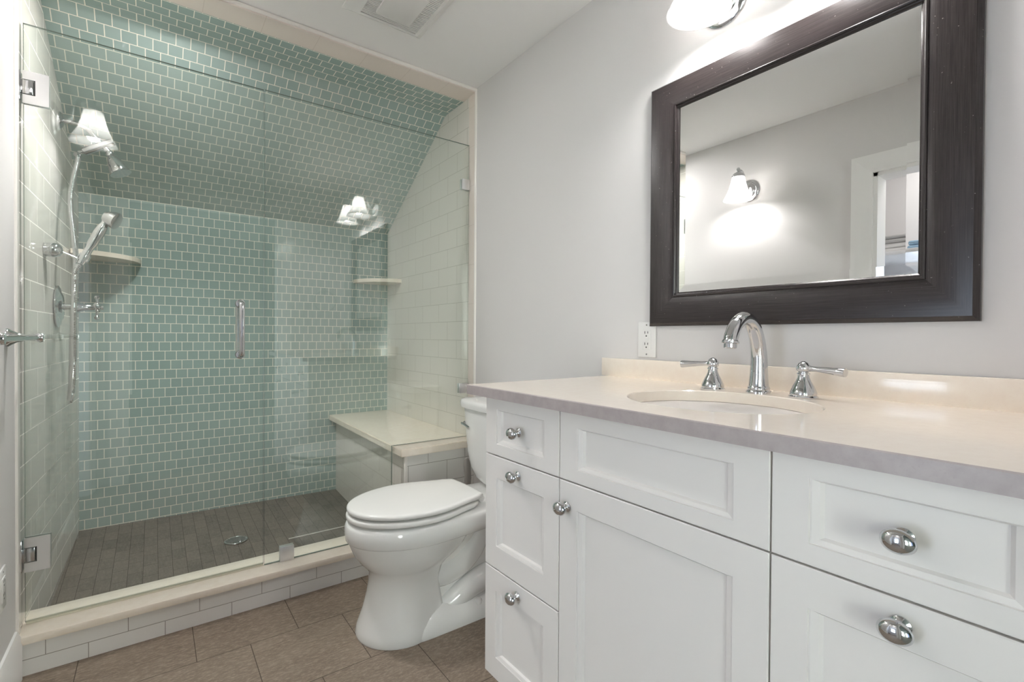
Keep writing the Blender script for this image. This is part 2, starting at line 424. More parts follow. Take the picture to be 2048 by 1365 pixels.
# ------------------------------------------------------------------ shower enclosure shell
m = MB(); m.box(xlw(YB)-.1, XW+.12, YB, YB+.1, -.1, ZCR+.1)
struct(m.build('wall_shower_back', M['green_back']))
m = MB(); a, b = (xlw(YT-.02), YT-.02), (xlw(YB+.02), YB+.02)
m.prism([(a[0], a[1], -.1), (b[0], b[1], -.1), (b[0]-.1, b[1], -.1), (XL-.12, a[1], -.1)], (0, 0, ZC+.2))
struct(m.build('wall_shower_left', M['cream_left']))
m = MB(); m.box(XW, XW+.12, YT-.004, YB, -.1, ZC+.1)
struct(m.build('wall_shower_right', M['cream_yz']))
# soffit, rounded bend, slope
prof = [(2.196, ZS), (YS0-.05, ZS), (YS0-.025, ZS-.001), (YS0-.006, ZS-.005), (YS0+.012, ZS-.016), (YS0+.03, ZS-.030), (YB, ZCR)]
run = [0]
for p, q in zip(prof, prof[1:]): run.append(run[-1]+math.dist(p, q))
tot = run[-1]
m = MB(); vs0 = []; 
rows = 18.55; slope_len = tot-run[4]
arc = [20+ (tot-r)/slope_len*rows for r in run]      # row index counted up from the crease
uvmap = {}
lo = [Vector((xlw(y)-.02, y, z)) for y, z in prof]; hi = [Vector((XW+.02, y, z)) for y, z in prof]
top = ZC+.12
m.rings([lo+[Vector((lo[-1].x, YB, top)), Vector((lo[0].x, 2.196, top))], hi+[Vector((hi[-1].x, YB, top)), Vector((hi[0].x, 2.196, top))]])
key = {(round(y, 4), round(z, 4)): a_*VP for (y, z), a_ in zip(prof, arc)}
def slope_uv(co, f): return (co.x, key.get((round(co.y, 4), round(co.z, 4)), 0))
struct(m.build('ceiling_shower', M['green_slope'], smooth=60, uv=slope_uv))
m = MB(); m.box(XL, XW, YT-.012, 2.196, ZS, ZC+.1)
struct(m.build('trim_5', M['cream_strip']))
m = MB()      # white pencil liner round the opening
def pencil(p, q, r=.0085): m.tube([p, q], r, 12)
pencil((XL-.002, YT-.012, .118), (XL-.002, YT-.012, ZC-.006)); pencil((XW+.001, YT-.012, .53), (XW+.001, YT-.012, ZC-.006)); pencil((XL, YT-.012, ZC-.008), (XW, YT-.012, ZC-.008))
m.box(XL-.004, XL+.006, YT-.012, YT+.012, .12, ZC-.012)
struct(m.build('trim_6', M['pencil']))
struct(box('trim_7', XW-.004, XW+.01, YT-.008, YT+.05, .53, ZS, M['cream_jamb']))
# shower floor
m = MB()
c = [(xlw(2.2)-.02, 2.2), (1.0, 2.2), (1.0, YB+.01), (xlw(YB)-.02, YB+.01)]
nx, ny = 6, 6
grid = [[Vector((c[0][0]+(c[1][0]-c[0][0])*i/nx, 2.2+(YB+.01-2.2)*j/ny, 0)) for i in range(nx+1)] for j in range(ny+1)]
for r in grid:
    for v in r: v.z = zfl(v.x, v.y)
vv = [[m.bm.verts.new(v) for v in r] for r in grid]
for j in range(ny):
    for i in range(nx): m.bm.faces.new((vv[j][i], vv[j][i+1], vv[j+1][i+1], vv[j+1][i]))
struct(m.build('floor_shower', M['slate']))
# curb with its cap
m = MB(); m.box(XL, .945, 2.076, 2.24, 0, .105)
cu = struct(m.build('curb', M['cream_xz']))
m = MB(); m.box(XL+.001, .944, 2.060, 2.252, .1015, .1275, .004)
m.build('curb_cap', M['cream_slab'], cu)
# bench
bn = thing('shower_bench', (1.12, 2.6, 0), 'cream tiled shower bench with stone slab seat in the right corner', 'bench')
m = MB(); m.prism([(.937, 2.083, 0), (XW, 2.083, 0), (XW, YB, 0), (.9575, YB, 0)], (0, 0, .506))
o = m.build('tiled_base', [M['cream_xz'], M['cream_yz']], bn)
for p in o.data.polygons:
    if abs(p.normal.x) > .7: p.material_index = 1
m = MB(); m.box(.928, .942, 2.076, 2.09, .12, .506, .003); m.build('corner_trim', M['pencil'], bn)
m = MB(); m.prism([(.897, 2.042, .505), (XW-.001, 2.042, .505), (XW-.001, YB-.001, .505), (.9145, YB-.001, .505)], (0, 0, .034))
bmesh.ops.bevel(m.bm, geom=list(m.bm.edges), offset=.003, segments=2, affect='EDGES')
m.build('seat_slab', M['cream_slab'], bn)
# corner shelves
def corner_shelf(name, cx, sgn, r, z0, z1, label):
    m = MB(); pts = [(cx, YB, z0)]
    for i in range(25):
        t = i/24*PI/2; pts.append((cx+sgn*r*math.cos(t), YB-r*math.sin(t), z0))
    m.prism(pts, (0, 0, z1-z0))
    tag(m.build(name, M['cream_slab']), label, 'shelf', 'corner shelves in the shower')
corner_shelf('corner_shelf', xlw(YB)-.005, 1, .252, 1.4235, 1.4455, 'cream stone corner shelf in the shower corner behind the hand shower')
corner_shelf('corner_shelf', XW, -1, .238, 1.403, 1.4255, 'cream stone corner shelf in the shower corner above the bench')
# drain
dz = zfl(.328, 2.733)
dr = thing('shower_drain', (.328, 2.733, dz), 'round grey metal drain in the dark slate shower floor', 'drain')
m = MB(); m.lathe([(.001, .0005), (.05, .0005), (.052, .002), (.05, .004), (.046, .0045), (.044, .002), (.001, .002)], (.328, 2.733, dz), seg=40); m.build('ring', M['satin'], dr)
m = MB(); random.seed(3)
for i in range(-5, 6):
    for j in range(-5, 6):
        x, y = i*.0078+(j % 2)*.0039, j*.0068
        if x*x+y*y < .042**2: m.lathe([(.0028, .0015), (.0028, .0046), (.0016, .0052)], (.328+x, 2.733+y, dz), seg=6)
m.build('grate', M['satin'], dr)
tag(box('grout_line', .545, .93, 2.613, 2.6165, .026, .0302, M['pencil']), 'thin pale grout line across the dark slate shower floor', 'grout line')

# ------------------------------------------------------------------ shower glass
def glass_panel(name, pts, parent, th=.01):
    m = MB(); m.prism([(x, YG-th/2, z) for x, z in pts], (0, th, 0))
    o = m.build(name, [M['glass'], M['glass_edge']], parent, smooth=0)
    for p in o.data.polygons:
        if abs(p.normal.y) < .5: p.material_index = 1
    return o
sd = thing('shower_door', (-.33, YG, .13), 'frameless clear glass shower door hinged on the left wall with chrome handle', 'shower door')
glass_panel('glass_pane', [(-.329, .136), (.3535, .136), (.3535, 2.031), (-.329, 2.031)], sd)
m = MB(); m.box(-.327, .352, YG-.004, YG+.004, .128, .138); m.build('bottom_sweep', M['clear_vinyl'], sd)
def hinge(z0, z1):
    zc = (z0+z1)/2; h = MB()
    for y in (YG-.011, YG+.0052):
        h.prism([(-.330, y, z0), (-.269, y, z0), (-.269, y, z1), (-.330, y, z1), (-.330, y, zc+.024), (-.303, y, zc+.024), (-.303, y, zc-.024), (-.330, y, zc-.024)], (0, .0058, 0))
    o = h.build('hinge', M['brushed'], sd, smooth=30)
    MB().box(-.336, -.3045, YG-.012, YG+.012, zc-.022, zc+.022, .003).build('knuckle', M['satin'], o)
    MB().box(xlw(YG)-.003, -.3335, YG-.022, YG+.022, z0+.005, z1-.005, .002).build('wall_plate', M['chrome'], o)
    MB().box(-.3035, -.3005, YG-.0112, YG-.006, zc-.024, zc+.024).build('gasket', M['dark_metal'], o)
hinge(1.780, 1.881); hinge(.2965, .405)
hd = MB()
def pull(s):
    y0, y1 = YG+s*.005, YG+s*.052
    hd.tube([(.2712, y0, 1.176), (.2712, y1-s*.014, 1.176), (.2712, y1-s*.004, 1.172), (.2712, y1, 1.162), (.2712, y1, .991), (.2712, y1-s*.004, .981), (.2712, y1-s*.014, .977), (.2712, y0, .977)], .0098, 16)
pull(-1); pull(1)
ho = hd.build('handle', M['chrome'], sd)
m = MB()
for z in (1.176, .977):
    for s in (-1, 1): m.lathe([(.016, 0), (.0165, .002), (.0165, .004), (.012, .006)], (.2712, YG+s*.005, z), (0, s, 0), 24)
m.build('washers', M['satin'], ho)
fp = thing('shower_glass_panel', (.357, YG, .1275), 'fixed clear glass shower panel notched over the bench', 'glass panel')
glass_panel('glass_pane', [(.357, .129), (.893, .129), (.893, .5405), (1.3045, .5405), (1.3045, 2.033), (.357, 2.033)], fp)
def clip(x0, x1, z0, z1): MB().box(x0, x1, YG-.012, YG-.0055, z0, z1, .0015).box(x0, x1, YG+.0055, YG+.012, z0, z1, .0015).build('clip', M['brushed'], fp)
clip(.4136, .467, .1275, .187); clip(1.256, 1.3055, 1.802, 1.855); clip(1.246, 1.3055, .764, .8135)
fp.rotation_euler.z = math.radians(-0.65)

# ------------------------------------------------------------------ shower fittings on the left wall
def sconce(loc, flip, label):
    t = thing('wall_sconce', (0, 0, 0), label, 'wall lamp', 'bell shade wall sconces')
    MB().lathe([(.0665, 0), (.0665, .005), (.060, .011), (.047, .013), (.043, .019), (.02, .026), (.001, .027)], (0, 0, 0), 'x', 40).build('backplate', M['chrome'], t)
    MB().tube([(.02, 0, .0), (.042, 0, .0), (.058, 0, .018), (.062, 0, .05), (.070, 0, .083), (.094, 0, .104), (.12, 0, .100), (.13, 0, .088)], [.0075, .007, .006, .006, .006, .006, .006, .006], 12, 6).build('arm', M['chrome'], t)
    MB().lathe([(.037, .058), (.0375, .064), (.034, .072), (.026, .082), (.014, .088), (.009, .092), (.006, .095), (.0095, .102), (.0105, .107), (.008, .113), (.001, .117)], (.13, 0, 0), 'z', 28).build('cap', M['chrome'], t)
    o = [(.033, .064), (.036, .050), (.042, .022), (.050, -.008), (.060, -.034), (.072, -.057), (.0835, -.077)]
    i = [(r-.003, z+.0006) for r, z in o][::-1]
    m = MB(); pr = o+i; rs = [[(.13+r*math.cos(2*PI*k/40), r*math.sin(2*PI*k/40), z) for k in range(40)] for r, z in pr]
    m.rings(rs, cap0=False, cap1=False); m.build('shade', M['shade'], t, smooth=60)
    MB().lathe([(.001, -.064), (.014, -.061), (.024, -.051), (.0285, -.036), (.027, -.020), (.020, 0), (.014, .018), (.013, .045), (.001, .046)], (.13, 0, 0), 'z', 20).build('bulb', M['bulb'], t)
    t.location = loc; t.rotation_euler.z = PI if flip else 0
    return t
s0 = sconce((XL, 1.528, 1.955), False, 'chrome wall sconce with frosted bell shade opposite the mirror')
for loc, lab in (((XW, .755, 2.007), 'chrome bell shade sconce above the mirror nearer the shower'), ((XW, .475, 2.007), 'chrome bell shade sconce above the mirror nearer the doorway')):
    c_ = copy_tree(s0); c_.location = loc; c_.rotation_euler.z = PI; c_['label'] = lab

YV = 2.70
XV = xlw(YV)
vt = thing('shower_valve', (XV, YV, 1.166), 'round chrome shower valve with cross handle on the cream tiled wall', 'shower valve')
MB().lathe([(.086, 0), (.086, .004), (.078, .009), (.060, .012), (.05, .018), (.03, .02), (.001, .02)], (XV, YV, 1.166), 'x', 48).build('escutcheon', M['chrome'], vt)
MB().lathe([(.013, .018), (.013, .045), (.032, .047), (.031, .055), (.020, .072), (.014, .085), (.012, .115), (.010, .116)], (XV, YV, 1.166), 'x', 28).build('stem', M['chrome'], vt)
m = MB(); hx = XV+.125
m.sphere((hx, YV, 1.166), .0125)
m.lathe([(.006, .01), (.009, .016), (.010, .02), (.001, .022)], (hx, YV, 1.166), 'x', 16)
for a_ in (80, 170, 260, 350):
    d = Vector((0, math.cos(math.radians(a_)), math.sin(math.radians(a_))))
    c0 = Vector((hx, YV, 1.166)); m.tube([c0, c0+d*.022, c0+d*.036, c0+d*.043, c0+d*.05, c0+d*.053], [.006, .005, .006, .0105, .009, .002], 12)
m.build('cross_handle', M['chrome'], vt)

YA = 2.75
XA = xlw(YA)
sh = thing('overhead_shower', (XA, YA, 1.95), 'chrome shower head on a curved arm high on the left shower wall', 'shower head')
MB().lathe([(.034, 0), (.034, .004), (.026, .012), (.012, .016), (.001, .016)], (XA, YA, 1.945), 'x', 32).build('flange', M['chrome'], sh)
MB().tube([(XA+.01, YA, 1.945), (XA+.05, YA, 1.945), (XA+.09, YA, 1.93), (XA+.112, YA, 1.902)], .0095, 14, 6).build('arm', M['chrome'], sh)
D0 = Vector((XA+.108, YA, 1.905)); dd = Vector((.055, 0, -.060)).normalized()
MB().tube([D0, D0+dd*.02, D0+dd*.021, D0+dd*.075], [.014, .014, .011, .011], 16).build('diverter', M['satin'], sh)
c0 = D0+dd*.045; pp = Vector((.085, -.02, .05)).normalized()
MB().tube([c0-pp*.075, c0-pp*.073, c0-pp*.03, c0+pp*.043, c0+pp*.045], [.012, .0175, .0165, .0155, .010], 18).build('outlet_body', M['satin'], sh)
h0 = D0+dd*.075; hd_ = Vector((.028, -.01, -.06)).normalized()
MB().tube([h0, h0+hd_*.012, h0+hd_*.02, h0+hd_*.045, h0+hd_*.075, h0+hd_*.092, h0+hd_*.098, h0+hd_*.102, h0+hd_*.104], [.012, .016, .013, .027, .034, .038, .037, .040, .028], 28).build('spray_head', M['chrome'], sh)
diverter_out = c0-pp*.0735

YH = 2.47
XH = xlw(YH)
hs = thing('hand_shower', (XH+.12, YH, 1.34), 'chrome hand shower with flexible metal hose hanging against the left shower wall', 'hand shower')
A = Vector((XH+.110, YH, 1.346)); B = Vector((XH+.172, YH-.01, 1.482))
dv = (B-A).normalized()
MB().tube([A-dv*.025, A, A+dv*.03, A+dv*.045, A+dv*.06, A+dv*.115, A+dv*.14, A+dv*.15, A+dv*.175], [.0125, .015, .0125, .0125, .0165, .0185, .0155, .012, .015], 20).build('wand', M['chrome'], hs)
hc = A+dv*.178; fd = Vector((.75, -.3, -.35)).normalized()
MB().tube([hc-fd*.014, hc-fd*.012, hc, hc+fd*.018, hc+fd*.03, hc+fd*.033], [.012, .02, .026, .033, .034, .026], 28).build('spray_head', M['satin'], hs)
hb = thing('hand_shower_holder', (XH, YH, 1.365), 'chrome bell shaped bracket holding the hand shower', 'bracket')
MB().lathe([(.026, 0), (.0265, .02), (.0255, .034), (.021, .044), (.012, .05), (.001, .052)], (XH, YH, 1.367), 'x', 32).build('mount', M['chrome'], hb)
MB().tube([(XH+.048, YH, 1.362), (XH+.1, YH, 1.338)], .0038, 10).build('rod', M['chrome'], hb)
MB().lathe([(.0175, -.01), (.019, 0), (.0175, .014)], A, tuple(dv), 24).build('cradle', M['chrome'], hb)
# hose: down from the diverter, loop at the bottom, back up to the wand
P = [diverter_out, diverter_out-pp*.03, Vector((XA+.062, YA-.03, 1.79)), Vector((XA+.045, YA-.10, 1.6)), Vector((XH+.078, YH+.10, 1.35)), Vector((XH+.072, YH+.06, 1.1)),
     Vector((XH+.070, YH+.04, .90)), Vector((XH+.069, YH+.02, .825)), Vector((XH+.071, YH-.005, .80)), Vector((XH+.077, YH-.012, .83)),
     Vector((XH+.082, YH-.01, .95)), Vector((XH+.083, YH-.01, 1.15)), Vector((XH+.084, YH, 1.26)), A-dv*.06, A-dv*.024]
m = MB()
Q = []
for i in range(len(P)-1):
    p0 = P[max(i-1, 0)]; p1 = P[i]; p2 = P[i+1]; p3 = P[min(i+2, len(P)-1)]
    n_ = max(4, int((p2-p1).length/.0028))
    for k in range(n_):
        t = k/n_
        Q.append(.5*((2*p1)+(p2-p0)*t+(2*p0-5*p1+4*p2-p3)*t*t+(3*p1-p0-3*p2+p3)*t**3))
m.tube(Q, [.0094 if i % 2 else .0080 for i in range(len(Q))], 10)
m.build('hose', M['chrome'], hs)

# ------------------------------------------------------------------ towel bar, outlets, towel ring
tb = thing('towel_bar', (XL, 1.74, 1.043), 'chrome towel bar on the left wall beside the shower', 'towel bar')
for y in (1.51, 1.97):
    MB().lathe([(.027, 0), (.027, .004), (.022, .010), (.014, .022), (.0095, .04), (.0095, .06), (.013, .064), (.0145, .070), (.012, .077), (.001, .080)], (XL, y, 1.043), 'x', 28).build('post', M['chrome'], tb)
MB().tube([(XL+.066, 1.505, 1.043), (XL+.066, 1.975, 1.043)], .0075, 18).build('bar', M['chrome'], tb)
def outlet(wx, s, y, z, label):
    t = thing('electrical_outlet', (wx, y, z), label, 'outlet', 'wall outlets')
    MB().box(min(wx, wx+s*.006), max(wx, wx+s*.006), y-.0355, y+.0355, z-.058, z+.058, .0025).build('cover_plate', M['plastic'], t)
    r = MB().box(min(wx+s*.004, wx+s*.0078), max(wx+s*.004, wx+s*.0078), y-.0168, y+.0168, z-.0335, z+.0335, .001).build('receptacle', M['plastic'], t)
    q = MB()
    def hole(dy, dz, hy, hz): q.box(min(wx+s*.0072, wx+s*.0081), max(wx+s*.0072, wx+s*.0081), y+dy-hy, y+dy+hy, z+dz-hz, z+dz+hz)
    for zc in (.0185, -.0185):
        hole(.0058, zc+.005, .0011, .0042); hole(-.0058, zc+.005, .0011, .0036); hole(0, zc-.0065, .0022, .0022)
    q.build('slot_holes', M['slot'], r)
    if s < 0:
        q = MB()
        for zc in (.0035, -.0035): q.box(wx-.0088, wx-.0072, y-.0075, y+.0075, z+zc-.0022, z+zc+.0022, .0005)
        q.build('test_buttons', M['plastic'], r)
    for zc in (.048, -.048): MB().lathe([(.0028, 0), (.0028, .0008), (.001, .001)], (wx+s*.0058, y, z+zc), (s, 0, 0), 12).build('screw', M['satin'], t)
outlet(XW, -1, 1.013, 1.047, 'white outlet above the backsplash left of the mirror')
outlet(XL, 1, 1.888, .352, 'white outlet low on the left wall by the shower')
tr = thing('towel_ring', (1.13, YR, 1.43), 'chrome towel ring on the wall behind the vanity end', 'towel ring')
MB().lathe([(.024, 0), (.024, .004), (.016, .012), (.009, .03), (.011, .045), (.001, .052)], (1.13, YR, 1.435), 'y', 28).build('post', M['chrome'], tr)
MB().tube([(1.13+.088*math.sin(t*2*PI/48), YR+.042, 1.345+.088*math.cos(t*2*PI/48)) for t in range(49)], .004, 10).build('ring', M['chrome'], tr)

# ------------------------------------------------------------------ ceiling vent
vx0, vx1, vy0, vy1 = .574, .894, 1.535, 1.868
vt_ = thing('ceiling_vent', ((vx0+vx1)/2, (vy0+vy1)/2, ZC), 'white louvred exhaust fan grille with square centre panel in the ceiling', 'vent')
m = MB()
def rect(x0, x1, y0, y1, z): return [(x0, y0, z), (x1, y0, z), (x1, y1, z), (x0, y1, z)]
ix0, ix1, iy0, iy1 = .632, .858, 1.572, 1.832
m.rings([rect(vx0, vx1, vy0, vy1, ZC), rect(vx0, vx1, vy0, vy1, ZC-.006), rect(ix0-.012, ix1+.012, iy0-.012, iy1+.012, ZC-.018), rect(ix0, ix1, iy0, iy1, ZC-.018), rect(ix0, ix1, iy0, iy1, ZC-.004)], cap0=False)
m.build('frame', M['plastic'], vt_, smooth=20)
y = iy0+.003; k = 0
px0, px1, py0, py1 = .676, .813, 1.612, 1.792
m = MB()
while y < iy1-.003:
    if y+.0045 > py0 and y < py1:
        m.box(ix0, px0, y, y+.0058, ZC-.017, ZC-.010); m.box(px1, ix1, y, y+.0058, ZC-.017, ZC-.010)
    else: m.box(ix0, ix1, y, y+.0058, ZC-.017, ZC-.010)
    y += .0088
m.build('louvres', M['plastic'], vt_)
MB().box(ix0+.001, ix1-.001, iy0+.001, iy1-.001, ZC-.0065, ZC-.0045).build('gap_shade_sheet', M['vent_gap_shade'], vt_)  # dark sheet added to stand in for shade behind the louvres
MB().box(px0, px1, py0, py1, ZC-.026, ZC-.004, .003).build('centre_panel', M['lens'], vt_)

# ------------------------------------------------------------------ vanity
YV0, YV1 = YR+.004, 1.129
va = thing('vanity_cabinet', (1.03, .54, 0), 'grey white painted vanity cabinet with shaker drawers and door under the beige counter', 'vanity')
m = MB()
m.box(XF+.022, XW-.002, YV0, YV1, .115, ZT-.027).box(XF+.075, XW-.002, YV0+.002, YV1-.02, 0, .115)
m.build('carcass', M['cab'], va, smooth=0)
def front(kind, y0, y1, z0, z1, side, railt, railb, knob=None):
    """panelled front: stiles/rails, stepped moulding, recessed panel"""
    m = MB(); X0 = XF
    def rc(iy, it, ib, d): return [(X0+d, y1-iy, z0+ib), (X0+d, y0+iy, z0+ib), (X0+d, y0+iy, z1-it), (X0+d, y1-iy, z1-it)]
    mw = .0172
    m.rings([rc(0, 0, 0, .020), rc(0, 0, 0, .0016), rc(.0016, .0016, .0016, 0), rc(side, railt, railb, 0), rc(side+.0012, railt+.0008, railb+.0008, .0028),
             rc(side+.003, railt+.002, railb+.002, .0024), rc(side+.0125, railt+.0045, railb+.0085, .0052), rc(side+mw, railt+.006, railb+.0115, .0105)])
    o = m.build(kind, M['cab'], va, smooth=12)
    if knob:
        ky, kz = knob; m = MB()
        m.lathe([(.0115, 0), (.0115, .002), (.0085, .0045), (.006, .007), (.0052, .014), (.0065, .018)], (X0, ky, kz), (-1, 0, 0), 24)
        m.lathe([(.004, .0155), (.010, .0165), (.0145, .0195), (.0162, .0235), (.0150, .0275), (.0110, .0315), (.0055, .0335), (.0005, .034)], (X0, ky, kz), (-1, 0, 0), 32, squash=(1.0, 1.0))
        for v in m.bm.verts:
            if v.co.x < X0-.016: v.co.y = ky+(v.co.y-ky)*1.18; v.co.z = kz+(v.co.z-kz)*.95
        m.build('knob', M['chrome'], o)
ZU = ZT-.0285
def drawers(y0, y1, kx):
    front('drawer', y0, y1, .7315, ZU, .0515, .0345, .031, (kx, .809))
    front('drawer', y0, y1, .4215, .7285, .0515, .0575, .062, (kx+.002, .698))
    front('drawer', y0, y1, .119, .4185, .0515, .0570, .059, (kx+.002, .389))
drawers(.8262, 1.1295, .979)
front('false_drawer_front', .3532, .8236, .7315, ZU, .0565, .037, .029)
front('door', .3532, .8236, .119, .7285, .0565, .058, .06, (.7985, .672))
drawers(.030, .3505, .190)
ct = thing('countertop', (1.0, .55, ZT), 'polished beige stone countertop with backsplash along the mirror wall', 'countertop')
m = MB(); X0, X1, Y0, Y1 = .7065, XW-.001, YR+.003, 1.166
EX, EY, EA, EB = .983, .577, .178, .197
ang = sorted(set([round(2*PI*i/72, 6) for i in range(72)] + [round(math.atan2(y-EY, x-EX) % (2*PI), 6) for x in (X0, X1) for y in (Y0, Y1)]))
def rectpt(a, ins=0):
    dx, dy = math.cos(a), math.sin(a); t = 1e9
    for lo_, hi_, c_, d_ in ((X0, X1, EX, dx), (Y0, Y1, EY, dy)):
        if d_ > 1e-9: t = min(t, (hi_-c_)/d_)
        if d_ < -1e-9: t = min(t, (lo_-c_)/d_)
    return min(max(EX+dx*t, X0+ins), X1-ins), min(max(EY+dy*t, Y0+ins), Y1-ins)
def ell(a, k=0):
    dx, dy = math.cos(a), math.sin(a); t = 1/math.sqrt((dx/(EA+k))**2+(dy/(EB+k))**2); return EX+dx*t, EY+dy*t
TH = .0262
def ring_(f, z): return [(*f(a), z) for a in ang]
rr = [ring_(lambda a: ell(a), ZT-TH), ring_(lambda a: ell(a), ZT-.002), ring_(lambda a: ell(a, .002), ZT), ring_(lambda a: rectpt(a, .002), ZT),
      ring_(lambda a: rectpt(a), ZT-.002), ring_(lambda a: rectpt(a), ZT-TH), ring_(lambda a: ell(a), ZT-TH)]
m.rings(rr, cap0=False, cap1=False)
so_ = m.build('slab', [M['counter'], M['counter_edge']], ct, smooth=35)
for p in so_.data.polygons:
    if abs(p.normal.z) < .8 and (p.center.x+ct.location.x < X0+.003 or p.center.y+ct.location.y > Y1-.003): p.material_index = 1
MB().box(XW-.0205, XW-.0005, YR+.003, 1.197, ZT-.001, .9812, .0015).build('backsplash', M['counter'], ct)
sk = thing('sink', (EX, EY, ZT-.15), 'white undermount oval sink below the beige countertop', 'sink')
m = MB(); rs = []
for r, z in ((1.10, -TH-.0015), (1.01, -TH-.0015), (1.0, -TH-.006), (.97, -.06), (.88, -.105), (.70, -.14), (.40, -.155), (.12, -.158)):
    rs.append([(EX+EA*r*math.cos(2*PI*i/56), EY+EB*r*math.sin(2*PI*i/56), ZT+z) for i in range(56)])
m.rings(rs, cap0=False); m.build('basin', M['porcelain'], sk, smooth=70)
MB().lathe([(.026, -.1575), (.025, -.155), (.012, -.154), (.001, -.154)], (EX, EY, ZT), 'z', 28).build('drain', M['chrome'], sk)
# faucet
fc = thing('faucet', (1.2, .6, ZT), 'widespread chrome sink faucet with arched spout and two lever handles', 'faucet')
sx, sy = 1.203, .598
m = MB()
m.lathe([(.0285, 0), (.029, .004), (.0255, .008), (.0262, .012), (.0225, .018), (.001, .02)], (sx, sy, ZT), 'z', 32)
m.tube([(sx, sy, ZT+.014), (sx+.001, sy, ZT+.05), (sx+.000, sy, ZT+.09), (sx-.008, sy, ZT+.128), (sx-.026, sy, ZT+.160), (sx-.052, sy, ZT+.178), (sx-.082, sy, ZT+.180), (sx-.110, sy, ZT+.164), (sx-.128, sy, ZT+.139), (sx-.133, sy, ZT+.126)],
       [.0235, .0205, .0188, .0176, .0168, .0163, .0160, .0158, .0158, .0160], 24, 6)
so = m.build('spout', M['chrome'], fc, smooth=50)
MB().lathe([(.0160, .012), (.0190, .009), (.0190, .005), (.0145, .003), (.0142, -.006), (.0125, -.007)], (sx-.133, sy, ZT+.118), (.12, 0, 1), 28).build('aerator', M['chrome'], so)
MB().tube([(sx+.024, sy, ZT+.02), (sx+.024, sy, ZT+.105), (sx+.024, sy, ZT+.108), (sx+.024, sy, ZT+.116)], [.0025, .0025, .005, .004], 10).build('lift_rod', M['chrome'], so)
def handle(hx, hy, s):
    m = MB(); m.lathe([(.0300, 0), (.0305, .003), (.0275, .006), (.0278, .011), (.0262, .016), (.0215, .027), (.0160, .037), (.0125, .046), (.0118, .052), (.0135, .0535), (.0135, .056), (.0105, .0575), (.0105, .059)], (hx, hy, ZT), 'z', 32)
    o = m.build('handle', M['chrome'], fc, smooth=30)
    m = MB(); m.lathe([(.0108, .059), (.0145, .062), (.0152, .067), (.0135, .073), (.0095, .079), (.004, .0825), (.0005, .083)], (hx, hy, ZT), 'z', 28)
    m.tube([(hx, hy-s*.014, ZT+.067), (hx-.001, hy+s*.012, ZT+.067), (hx-.003, hy+s*.03, ZT+.066), (hx-.007, hy+s*.06, ZT+.064), (hx-.010, hy+s*.084, ZT+.0625), (hx-.0105, hy+s*.087, ZT+.0623)], [.006, .0065, .0058, .0078, .0098, .0094], 18)
    m.build('lever', M['chrome'], o, smooth=50)
handle(1.178, .705, 1); handle(1.188, .489, -1)

# ------------------------------------------------------------------ mirror
mi = thing('mirror', (XW, .605, 1.47), 'large wall mirror in a wide dark espresso wood frame above the sink', 'mirror')
MY0, MY1, MZ0, MZ1 = .2148, .9965, 1.0905, 1.8485
iy0_, iy1_, iz0_, iz1_ = .3125, .8945, 1.1935, 1.7605
xo, xi = XW-.021, XW-.016
def rc2(k, x):   # k: 0 outer edge .. 1 inner edge
    return [(x, MY1+(iy1_-MY1)*k, MZ0+(iz0_-MZ0)*k), (x, MY0+(iy0_-MY0)*k, MZ0+(iz0_-MZ0)*k), (x, MY0+(iy0_-MY0)*k, MZ1+(iz1_-MZ1)*k), (x, MY1+(iy1_-MY1)*k, MZ1+(iz1_-MZ1)*k)]
m = MB()
m.rings([rc2(0, XW-.001), rc2(0, XW-.013), rc2(.085, XW-.0225), rc2(.10, XW-.0235), rc2(.28, XW-.0238), rc2(.48, XW-.0226), rc2(.68, XW-.0196), rc2(.855, XW-.0152), rc2(.865, XW-.0178), rc2(.895, XW-.0192), rc2(.925, XW-.0178), rc2(.935, XW-.0125), rc2(.96, XW-.0118), rc2(.985, XW-.0100), rc2(1, XW-.0085), rc2(1.0, XW-.004)], cap0=True, cap1=False)
def fuv(co, f):
    c_ = f.calc_center_median()
    horiz = abs(c_.z-(MZ0+MZ1)/2)/(MZ1-MZ0) > abs(c_.y-(MY0+MY1)/2)/(MY1-MY0)
    a, b = (co.y, co.z) if horiz else (co.z, co.y)
    return (a*9, b*420)
m.build('frame', M['frame'], mi, smooth=14, uv=fuv)
m = MB(); bw = .026
def rc3(ins, x): return [(x, iy1_+.004-ins, iz0_-.004+ins), (x, iy0_-.004+ins, iz0_-.004+ins), (x, iy0_-.004+ins, iz1_+.004-ins), (x, iy1_+.004-ins, iz1_+.004-ins)]
m.rings([rc3(0, XW-.002), rc3(0, XW-.0062), rc3(bw, XW-.0074)])
m.build('mirror_glass', M['mirror'], mi, smooth=0)

